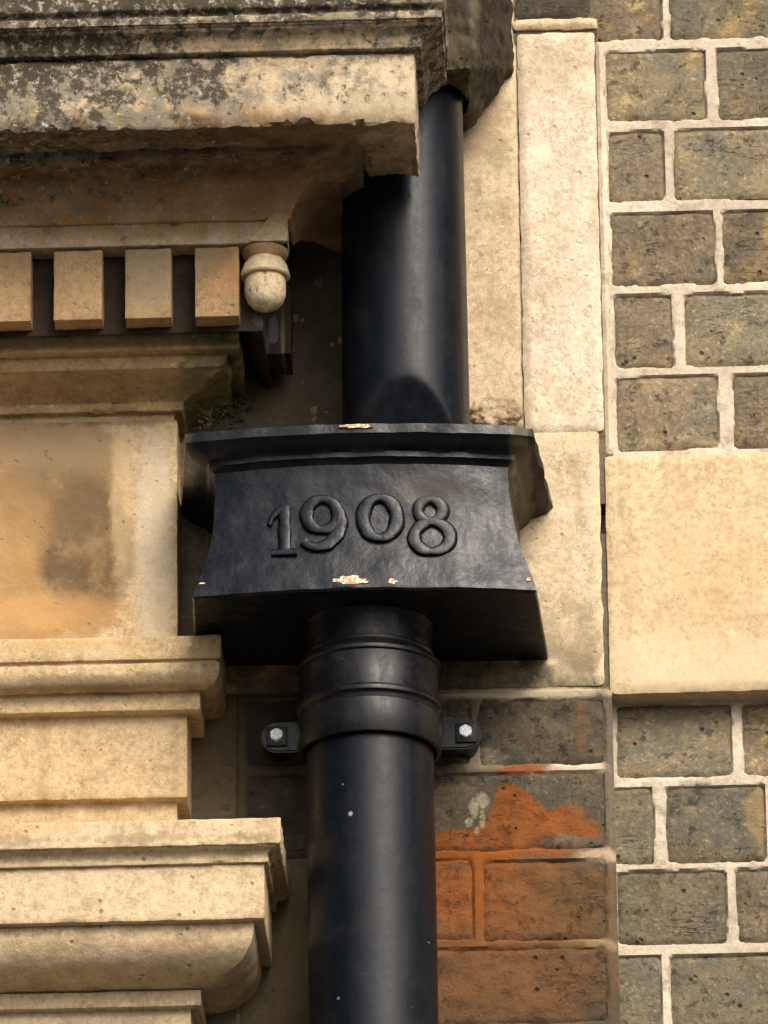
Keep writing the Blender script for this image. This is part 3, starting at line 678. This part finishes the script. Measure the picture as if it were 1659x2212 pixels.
# inner part of the return carries on to the wall
xin = P(737, 420, -.17).x
cv = [p for p in P_cov[:-2] if p[0] <= xin]
bm = bmesh.new()
zc = (cv[0][1] + .004)
pr = resample([(xin - .03, zc + .03), (xin, zc + .03), (xin, cv[0][1])] + cv, .003)
xlo = min(p[0] for p in pr)
def yend(X): t = max(0, min(1, (X - xlo) / (xin - xlo))); return -.150 + (WALL + .008 + .150) * t ** .7
nb = 40; V = []
for i in range(nb + 1):
    V.append([bm.verts.new((X, (lambda a_, b_: a_ + (b_ - a_) * i / nb)(max(YCUT - .012, CC - X + .001), yend(X)), Z)) for X, Z in pr])
for a, b in zip(V, V[1:]):
    for j in range(len(pr) - 1): bm.faces.new((a[j], a[j + 1], b[j + 1], b[j]))
inner = [bm.verts.new((xlo - .02, v.co.y, zc + .03)) for v in V[-1]]
for j in range(len(pr) - 1): bm.faces.new((V[-1][j], V[-1][j + 1], inner[j + 1], inner[j]))
bmesh.ops.recalc_face_normals(bm, faces=bm.faces); rough(bm, .0016, 45, .004, 60, seed=13); mk('cove_return', bm, M_cornice, r_co)
cr = prof([(910, 108), (911, 94), (914, 88), (940, 54), (944, 46), (948, 44), (949, 40), (955, 37), (955, 21)])
P_cr = list(reversed([(k0[0] - .03, k0[1] + .003), (cr[0][0], k0[1] + .0025), cr[1], cr[2]] + curve(cr[2], (cr[2][0] + .002, cr[3][1] - .002), cr[3], 6)[1:] + [cr[4], cr[5], cr[6], cr[7], cr[8], (cr[8][0] - .004, cr[8][1] + .001), (cr[8][0] - .004, cr[8][1] + .004), (cr[8][0] + .002, cr[8][1] + .006), (cr[8][0] + .003, cr[8][1] + .030), (cr[8][0] - .06, cr[8][1] + .05)]))
bm = bmesh.new(); sweep(bm, P_cr, CC, YCUT + .0); rough(bm, .0011, 60, .0035, 70, seed=14); mk('crown_moulding', bm, M_cornice, r_co)
# mass of the stone behind the mouldings
bm = bmesh.new(); box(bm, XL, k0[0] - .05, YCUT + .003, WALL + .01, k1[1] + .006, cr[8][1] + .045); mk('stone_core', bm, M_cornice, r_co)

# acorn pendant hanging at the corner
AY = CC - prof([(598, 600)])[0][0] + .004
ac = P(573, 600, AY)
def az(py): return P(573, py, AY).z
rr = lambda px: px * S * 1.03
r_ac = root('acorn_pendant', (ac.x, AY, az(672)), 'small pale carved stone acorn hanging under the corner of the cornice beside the dentils', 'stone acorn')
bm = bmesh.new(); lathe(bm, ac.x, AY, [(rr(30), fl1[1] + .002), (rr(44), fl1[1] - .002), (rr(50), az(545)), (rr(46), az(556)), (rr(34), az(565))], 48); rough(bm, .0008, 90, seed=15); mk('stalk', bm, M_dentil, r_ac)
bm = bmesh.new(); lathe(bm, ac.x, AY, [(rr(20), az(555)), (rr(36), az(562)), (rr(45), az(574)), (rr(51), az(592)), (rr(52), az(598)), (rr(50), az(601)), (rr(42), az(600))], 56); rough(bm, .0004, 120, seed=16); mk('cup', bm, M_acorn, r_ac)
bm = bmesh.new(); lathe(bm, ac.x, AY, [(rr(38), az(596)), (rr(42), az(606)), (rr(43.5), az(622)), (rr(42), az(640)), (rr(37), az(653)), (rr(29), az(662)), (rr(18), az(668)), (rr(8), az(671)), (rr(4), az(674)), (rr(1.5), az(675))], 56)
for v in bm.verts:
    if v.co.y < AY and abs(v.co.x - ac.x) < .0009 and v.co.z > az(640): v.co.y += .0018
rough(bm, .0004, 120, seed=17); mk('nut', bm, M_acorn, r_ac)

# broken mossy stone above the pipe at the wall
r_br = root('broken_stone', (P(1040, 150, -.1).x, WALL, P(1040, 280, WALL).z), 'dark mossy broken lump of stone over the top of the upper pipe', 'broken stone')
bm = bmesh.new()
A = [P(940, 151, -.195), P(1017, 153, -.195), P(1006, 286, WALL), P(1106, 150, WALL), P(1106, -260, WALL), P(1020, -400, -.195), P(940, -400, -.195), P(948, 290, WALL), P(948, -260, WALL), P(1045, 90, -.10), P(1062, -300, -.10)]
for p_ in A: bm.verts.new(p_)
bmesh.ops.convex_hull(bm, input=bm.verts)
bmesh.ops.delete(bm, geom=[v for v in bm.verts if not v.link_faces], context='VERTS')
bmesh.ops.triangulate(bm, faces=bm.faces)
for _ in range(6):
    es = [e for e in bm.edges if e.calc_length() > .006]
    if es: bmesh.ops.subdivide_edges(bm, edges=es, cuts=1)
    bmesh.ops.triangulate(bm, faces=bm.faces)
rough(bm, .0065, 26, .003, 60, seed=18); rough(bm, .0026, 95, seed=19)
# channel for the pipe
pcx, pcy = P(868, 200, -.115).x, -.115
for v in bm.verts:
    d = Vector((v.co.x - pcx, v.co.y - pcy)); 
    if d.length < .060 and v.co.z < A[0].z + .02 and v.co.y > -.185:
        d = d.normalized() * .060 if d.length > 1e-5 else Vector((.06, 0)); v.co.x, v.co.y = pcx + d.x, pcy + d.y
mk('mossy_lump', bm, M_rough, r_br, 60)

# ---------------------------------------------------------------- upper pipe
PY = -.115
pu = P(873, 880, PY - .05)
bm = bmesh.new()
zu0 = P(873, 1010, PY).z; zu1 = 5.2
n_ = 128
rad = lambda z: .0558 - .0022 * (z - P(873, 900, PY).z) / .33 if z < P(873, 100, PY).z else .0532
xcu = lambda z: pu.x - (.0045 - .0036) * 0
za = P(873, 812, PY - .0558).z               # top of the front dent, slanted so that it reflects dark
slope = 2.1
Vv = []
for i in range(161):
    z = zu0 + .0015 * i if i < 120 else zu0 + .18 + (zu1 - zu0 - .18) * ((i - 120) / 40) ** 2
    row = []
    for k in range(n_):
        a = 2 * math.pi * k / n_; r_ = rad(z); x_, y_ = r_ * math.sin(a), PY - r_ * math.cos(a)
        yp = PY - .0558 + (za - z) / slope; h_ = .0022
        t_ = yp - y_; m_ = (y_ + yp + math.sqrt(t_ * t_ + h_ * h_)) / 2
        row.append(bm.verts.new((pu.x + x_, min(m_, PY + r_), z)))
    Vv.append(row)
for a, b in zip(Vv, Vv[1:]):
    for k in range(n_): bm.faces.new((a[k], a[(k + 1) % n_], b[(k + 1) % n_], b[k]))
bmesh.ops.recalc_face_normals(bm, faces=bm.faces); r_up = mk('upper_downpipe', bm, M_pipe, None, 80)
r_up['label'] = 'thick black upper downpipe half in shade under the cornice, running down into the dated hopper'; r_up['category'] = 'drainpipe'

# ---------------------------------------------------------------- hopper
r_h = root('rainwater_hopper', (P(790, 1250, -.1).x, WALL, P(790, 1270, -.17).z), 'black cast iron rainwater hopper with raised date 1908 and chipped paint', 'rain hopper')
YF = -.178                                # front corner depth of the face
# level: xL, yL, xR, yR, extra projection
LV = [(399, 938, 1152, 922, .018), (401, 957, 1151, 941, .0185), (407, 962, 1147, 946, .0165), (418, 975, 1138, 958, .0145), (436, 990, 1124, 974, .0085), (446, 997, 1114, 982, .0055), (451, 1001, 1111, 986, .0052), (452, 1008, 1110, 993, .0052), (456, 1014, 1105, 1000, .002), (463, 1024, 1097, 1010, 0),
      (464, 1050, 1097, 1034, 0), (464, 1085, 1100, 1068, .0), (462, 1120, 1106, 1104, .0008), (458, 1160, 1113, 1143, .0022), (451, 1195, 1123, 1178, .0048), (440, 1228, 1136, 1211, .0082), (428, 1258, 1148, 1242, .0118), (417, 1283, 1158, 1268, .0150), (416, 1290, 1159, 1275, .0154), (420, 1296, 1156, 1281, .0138)]
NF = 48; BOW = .015
def ring(l):
    xL, yL, xR, yR, e = l; Y = YF - e; FL = .008 + .006 * max(0, min(1, (1020 - yL) / 30))
    a, b = P(xL, yL, Y), P(xR, yR, Y)
    pts = [Vector((a.x - FL - .0, WALL + .004, a.z))]
    for s_ in (1, 2, 3, 4, 5, 6, 7): t = s_ / 8; pts.append(Vector((a.x - FL * (1 - t), WALL + (Y - WALL) * t, a.z)))
    for i in range(NF + 1):
        t = i / NF; x = a.x + (b.x - a.x) * t
        pts.append(Vector((x, Y - BOW * (1 - (2 * t - 1) ** 2), a.z + (b.z - a.z) * t)))
    for s_ in (7, 6, 5, 4, 3, 2, 1): t = s_ / 8; pts.append(Vector((b.x + FL * (1 - t), WALL + (Y - WALL) * t, b.z)))
    pts.append(Vector((b.x + FL, WALL + .004, b.z)))
    return pts
RG = []
for i, l in enumerate(LV):
    RG.append(ring(l))
    if i < len(LV) - 1 and i >= 9:
        m = tuple((p + q) / 2 for p, q in zip(l, LV[i + 1])); RG.append(ring(m))
def loft(bm, R, close=True):
    V = [[bm.verts.new(p) for p in r] for r in R]
    for a, b in zip(V, V[1:]):
        k = len(a)
        for j in range(k - 1 + (1 if close else 0)): bm.faces.new((a[j], a[(j + 1) % k], b[(j + 1) % k], b[j]))
    return V
RIMN = 10
bm = bmesh.new(); body = RG[9:]
V = loft(bm, body); bm.faces.new(V[-1])
# inner wall, open top
inn = []
for r in (body[0], body[6], body[-1]):
    c = sum(r, Vector()) / len(r); inn.append([Vector((c.x + (p.x - c.x) * .965, c.y + (p.y - c.y) * .93, p.z + (.004 if r is body[-1] else 0))) for p in r])
Vi = loft(bm, inn); bm.faces.new(Vi[-1])
for j in range(len(V[0])): k = (j + 1) % len(V[0]); bm.faces.new((V[0][j], V[0][k], Vi[0][k], Vi[0][j]))
bmesh.ops.recalc_face_normals(bm, faces=bm.faces); 
def hn(bm_, amp):
    xr = P(1118, 1000, -.15).x
    for v in bm_.verts:
        if v.co.x > xr and amp > .0012:
            e_ = min(1, (v.co.x - xr) / .01); v.co += Vector((noise.noise(v.co * 55), noise.noise((v.co + Vector((5, 5, 5))) * 55), noise.noise((v.co + Vector((8, 5, 1))) * 60))) * .0042 * e_
        v.co.y += amp * fbm(v.co, 38, 3); v.co.z += amp * .5 * fbm(v.co + Vector((4, 4, 4)), 38, 3)
hn(bm, .0011); mk('hopper_body', bm, M_hop, r_h, 45)
bm = bmesh.new(); V = loft(bm, RG[:10])
inn = []
for r, dz_ in ((RG[0], 0), (RG[9], 0)):
    c = sum(r, Vector()) / len(r); inn.append([Vector((c.x + (p.x - c.x) * .955, c.y + (p.y - c.y) * .90, p.z)) for p in r])
Vi = loft(bm, inn)
for j in range(len(V[0])): k = (j + 1) % len(V[0]); bm.faces.new((V[0][j], V[0][k], Vi[0][k], Vi[0][j])); bm.faces.new((V[-1][j], V[-1][k], Vi[-1][k], Vi[-1][j]))
bmesh.ops.recalc_face_normals(bm, faces=bm.faces); hn(bm, .0013); mk('rim', bm, M_hop, r_h, 45)

def surf(px, py):
    """point of the hopper's face seen at px, py: depth from the levels"""
    for i in range(9, len(LV) - 1):
        l, m = LV[i], LV[i + 1]
        t0_ = (px - l[0]) / (l[2] - l[0]); ya = l[1] + (l[3] - l[1]) * t0_; yb = m[1] + (m[3] - m[1]) * t0_
        bow = 4 * t0_ * (1 - t0_) * BOW; sh = bow * math.sin(EL) / S
        ya -= sh; yb -= sh
        if py <= yb or i == len(LV) - 2:
            f_ = max(0, min(1, (py - ya) / max(1e-6, yb - ya))); e = l[4] + (m[4] - l[4]) * f_
            return P(px, py, YF - e - bow)
def stroke(bm, pts, hgt=.0040):
    """pts: (px, py, halfwidth px); a raised rounded band on the face"""
    q = [pts[0]]
    for a, b in zip(pts, pts[1:]):
        n2 = max(1, int(math.hypot(a[0] - b[0], a[1] - b[1]) / 4))
        for k in range(1, n2 + 1): q.append(tuple(a[j] + (b[j] - a[j]) * k / n2 for j in range(3)))
    closed = math.hypot(q[0][0] - q[-1][0], q[0][1] - q[-1][1]) < 1
    rows_ = []; q = [(x, y, hw * (1.24 + .22 * noise.noise(Vector((x * .05, y * .05, 1))))) for x, y, hw in q]
    for i, (x, y, hw) in enumerate(q):
        a = q[i - 1] if i > 0 else (q[-2] if closed else q[0]); b = q[i + 1] if i < len(q) - 1 else (q[1] if closed else q[-1])
        dx_, dy_ = b[0] - a[0], b[1] - a[1]; L = math.hypot(dx_, dy_) or 1; nx_, ny_ = -dy_ / L, dx_ / L
        row = []
        for k, (s_, h_) in enumerate(((-1.15, -.0012), (-1.0, .4), (-.86, .85), (-.55, 1), (.55, 1), (.86, .85), (1.0, .4), (1.15, -.0012))):
            p_ = surf(x + nx_ * s_ * hw, y + ny_ * s_ * hw); hh = hgt * h_ if h_ > 0 else -.001
            row.append(bm.verts.new((p_.x, p_.y - hh, p_.z)))
        rows_.append(row)
    for a, b in zip(rows_, rows_[1:]):
        for j in range(7): bm.faces.new((a[j], a[j + 1], b[j + 1], b[j]))
    for e_ in (rows_[0], rows_[-1]):
        if not closed: bm.faces.new(e_)
def ell(cx, cy, rx, ry, a0=0, a1=360, w1=6, w2=6, n_=36, tilt=0):
    out = []
    for i in range(n_ + 1):
        t = math.radians(a0 + (a1 - a0) * i / n_); f_ = abs(math.cos(t))
        x, y = rx * math.cos(t), ry * math.sin(t); ct, st = math.cos(math.radians(tilt)), math.sin(math.radians(tilt))
        out.append((cx + x * ct - y * st, cy + x * st + y * ct, w2 + (w1 - w2) * f_))
    return out
def digit(strokes):
    bm = bmesh.new()
    for s_ in strokes: stroke(bm, s_)
    bmesh.ops.recalc_face_normals(bm, faces=bm.faces)
    # outward = towards the street
    if sum(f.normal.y * f.calc_area() for f in bm.faces) > 0: bmesh.ops.reverse_faces(bm, faces=bm.faces)
    mk('raised_numeral', bm, M_hop, r_h, 50)
digit([[(614, 1096, 11), (615, 1192, 11)], [(612, 1099, 6), (598, 1108, 7), (586, 1122, 5), (582, 1136, 4)], [(586, 1196, 6), (642, 1193, 6)]])
digit([ell(696, 1113, 34, 33, 0, 360, 12, 7, 40), [(731, 1104, 11), (737, 1130, 13), (730, 1155, 12), (710, 1176, 11), (684, 1184, 8), (664, 1178, 7), (657, 1170, 9)]])
digit([ell(821, 1120, 37, 43, 0, 360, 13, 7, 40)])
digit([ell(930, 1104, 27, 23, 0, 360, 11, 6, 32), ell(934, 1161, 39, 31, 0, 360, 12, 7, 40)])
# chips of bare primer
def chipm(px, py, w__, h__, rimlvl=None, seed=0):
    bm = bmesh.new(); k = 22; vs = []
    rnd = random.Random(seed)
    c = None
    for i in range(k):
        a = 2 * math.pi * i / k; rr_ = 1 + rnd.uniform(-.28, .28)
        x, y = px + w__ * rr_ * math.cos(a), py + h__ * rr_ * math.sin(a)
        if rimlvl is None: p_ = surf(x, min(y, 1262))
        else:
            t_ = (x - 399) / 753; p_ = P(x, y, YF - .0195 - 4 * t_ * (1 - t_) * BOW)
        vs.append((p_.x, p_.y - .0008, p_.z))
    f0_ = [bm.verts.new(v) for v in vs]; f1_ = [bm.verts.new((v[0], v[1] + .0022, v[2])) for v in vs]
    bm.faces.new(f0_)
    for i in range(k): bm.faces.new((f0_[i], f0_[(i + 1) % k], f1_[(i + 1) % k], f1_[i]))
    bmesh.ops.recalc_face_normals(bm, faces=bm.faces)
    mk('paint_chip', bm, M_chip, r_h, 30)
chipm(757, 1254, 36, 9, None, 1); chipm(848, 1256, 9, 5, None, 2); chipm(772, 921, 34, 4, 1, 3); chipm(1142, 1251, 5, 4, None, 5); chipm(437, 1262, 6, 3, None, 6)
# outlet
XO, YO = P(797, 1440, PY).x, PY
bm = bmesh.new()
zo = lambda py, R=.06: P(797, py, YO - R).z
hb = (LV[-1][1] + LV[-1][3]) / 2
ztop = P(790, hb, YF - .015).z + .002
lathe(bm, XO, YO, [(.050, zo(1405)), (.0535, zo(1372)), (.0545, zo(1350)), (.0552, ztop - .004), (.057, ztop)], 96); mk('outlet_spigot', bm, M_hop, r_h)

# ---------------------------------------------------------------- lower pipe
r_lp = root('lower_downpipe', (XO, PY, .05), 'black lower downpipe with ribbed collar leading down from the hopper outlet', 'drainpipe')
bm = bmesh.new(); xq = P(808, 2212, PY).x
zz1, zz0 = zo(1560, .0545), .05
lathe(bm, 0, 0, [(.0545, .05 + (zz1 - .05) * i / 24) for i in range(25)], 128)
lean = (xq - XO) / (zz1 - P(808, 2212, PY - .05).z)
for v in bm.verts: v.co.x += XO + (zz1 - v.co.z) * lean * .9; v.co.y += YO
mk('pipe', bm, M_pipe, r_lp, 60)
bm = bmesh.new()
lathe(bm, XO, YO, [(.0555, zo(1368, .058)), (.0565, zo(1367, .058)), (.0572, zo(1371, .058)), (.0560, zo(1377, .058)), (.0585, zo(1382)), (.0612, zo(1386)), (.0622, zo(1391)), (.0620, zo(1397)), (.0600, zo(1400)), (.0600, zo(1472)), (.0612, zo(1476)), (.0622, zo(1480)), (.0621, zo(1487)), (.0600, zo(1490)), (.0595, zo(1494)), (.0595, zo(1560)), (.0560, zo(1562))], 128)
mk('collar', bm, M_plas, r_lp, 50)

# ---------------------------------------------------------------- clip holding the pipe
r_cl = root('pipe_clip', (XO, WALL, zo(1540)), 'black pipe clip with two lugs and pale bolts, clamped round the collar', 'pipe clip')
bm = bmesh.new()
lathe(bm, XO, YO, [(.0590, zo(1500)), (.0608, zo(1502)), (.0612, zo(1505)), (.0612, zo(1573)), (.0606, zo(1577)), (.0575, zo(1578))], 128, cap=False)
lathe(bm, XO, YO, [(.0575, zo(1578)), (.0575, zo(1500)), (.0590, zo(1500))], 128, cap=False)
mk('band', bm, M_plas, r_cl, 50)
EY = -.066
for (ex, ey, sg) in ((598, 1592, -1), (1006, 1584, 1)):
    c = P(ex, ey, EY)
    bm = bmesh.new(); R1 = .0138; x_in = XO + sg * .056
    pts = []
    for i in range(17):
        a = -math.pi / 2 + math.pi * i / 16; pts.append((c.x + sg * R1 * math.cos(a), c.z + R1 * math.sin(a)))
    pts = [(x_in, c.z - R1)] + pts + [(x_in, c.z + R1)]
    fr = [bm.verts.new((x_, EY, z_)) for x_, z_ in pts]; bk = [bm.verts.new((x_, EY + .014, z_)) for x_, z_ in pts]
    bm.faces.new(fr); bm.faces.new(bk)
    for i in range(len(pts)): k = (i + 1) % len(pts); bm.faces.new((fr[i], fr[k], bk[k], bk[i]))
    bmesh.ops.recalc_face_normals(bm, faces=bm.faces); bmesh.ops.bevel(bm, geom=[e for e in bm.edges if abs(e.verts[0].co.y - e.verts[1].co.y) < 1e-6], offset=.0015, segments=2, affect='EDGES')
    box(bm, c.x - .0088, c.x + .0088, EY - .0025, EY + .001, c.z - .0088, c.z + .0088, .0008)
    lug = mk('lug', bm, M_plas, r_cl, 40)
    bm = bmesh.new(); b_ = bmesh.ops.create_cone(bm, cap_ends=True, segments=24, radius1=.010, radius2=.010, depth=abs(EY + .014 - WALL) + .004)
    for v in bm.verts: v.co = Vector((c.x + v.co.x, (EY + .014 + WALL) / 2 + v.co.z, c.z + v.co.y))
    mk('spacer', bm, M_plas, lug, 40)
    bm = bmesh.new(); bmesh.ops.create_cone(bm, cap_ends=True, segments=6, radius1=.0062, radius2=.0058, depth=.006)
    for v in bm.verts: v.co = Vector((c.x + v.co.x, EY - .005 + -v.co.z, c.z + v.co.y))
    bmesh.ops.bevel(bm, geom=list(bm.edges), offset=.0006, segments=2, affect='EDGES')
    mk('bolt', bm, M_bolt, lug, 30)

# ---------------------------------------------------------------- moss and crumbled mortar
bm = bmesh.new(); rnd = random.Random(5)
for i in range(700):
    px, py = rnd.gauss(470, 34), rnd.gauss(852, 48)
    if not (425 < px < 560 and 790 < py < 925): continue
    c = P(px, py, WALL - .002 - max(0, (500 - px)) * .0006)
    s_ = rnd.uniform(.0005, .0018)
    r = bmesh.ops.create_icosphere(bm, subdivisions=1, radius=s_)
    for v in r['verts']: v.co = Vector((c.x + v.co.x * rnd.uniform(.7, 1.3), c.y + v.co.y, c.z + v.co.z * rnd.uniform(.7, 1.3)))
mo = mk('moss', bm, M_moss, None, 20); mo['kind'] = 'stuff'; mo['label'] = 'green moss growing on the wall left of the hopper rim'; mo['category'] = 'moss'
bm = bmesh.new(); c = P(1072, 893, WALL); bmesh.ops.create_icosphere(bm, subdivisions=5, radius=1)
for v in bm.verts:
    v.co = Vector((c.x + v.co.x * .024, WALL + v.co.y * .007, c.z + v.co.z * (.017 if v.co.z > 0 else .016)))
rough(bm, .0030, 60, seed=23); rough(bm, .0014, 170, seed=24)
ml = mk('mortar_lump', bm, M_crumb, None, 40); ml['label'] = 'crumbling lump of old mortar in the corner right of the upper pipe above the hopper'; ml['category'] = 'mortar lump'
print('OBJECTS', len(bpy.data.objects), 'tris', sum(len(o.data.polygons) for o in bpy.data.objects if o.type == 'MESH'))
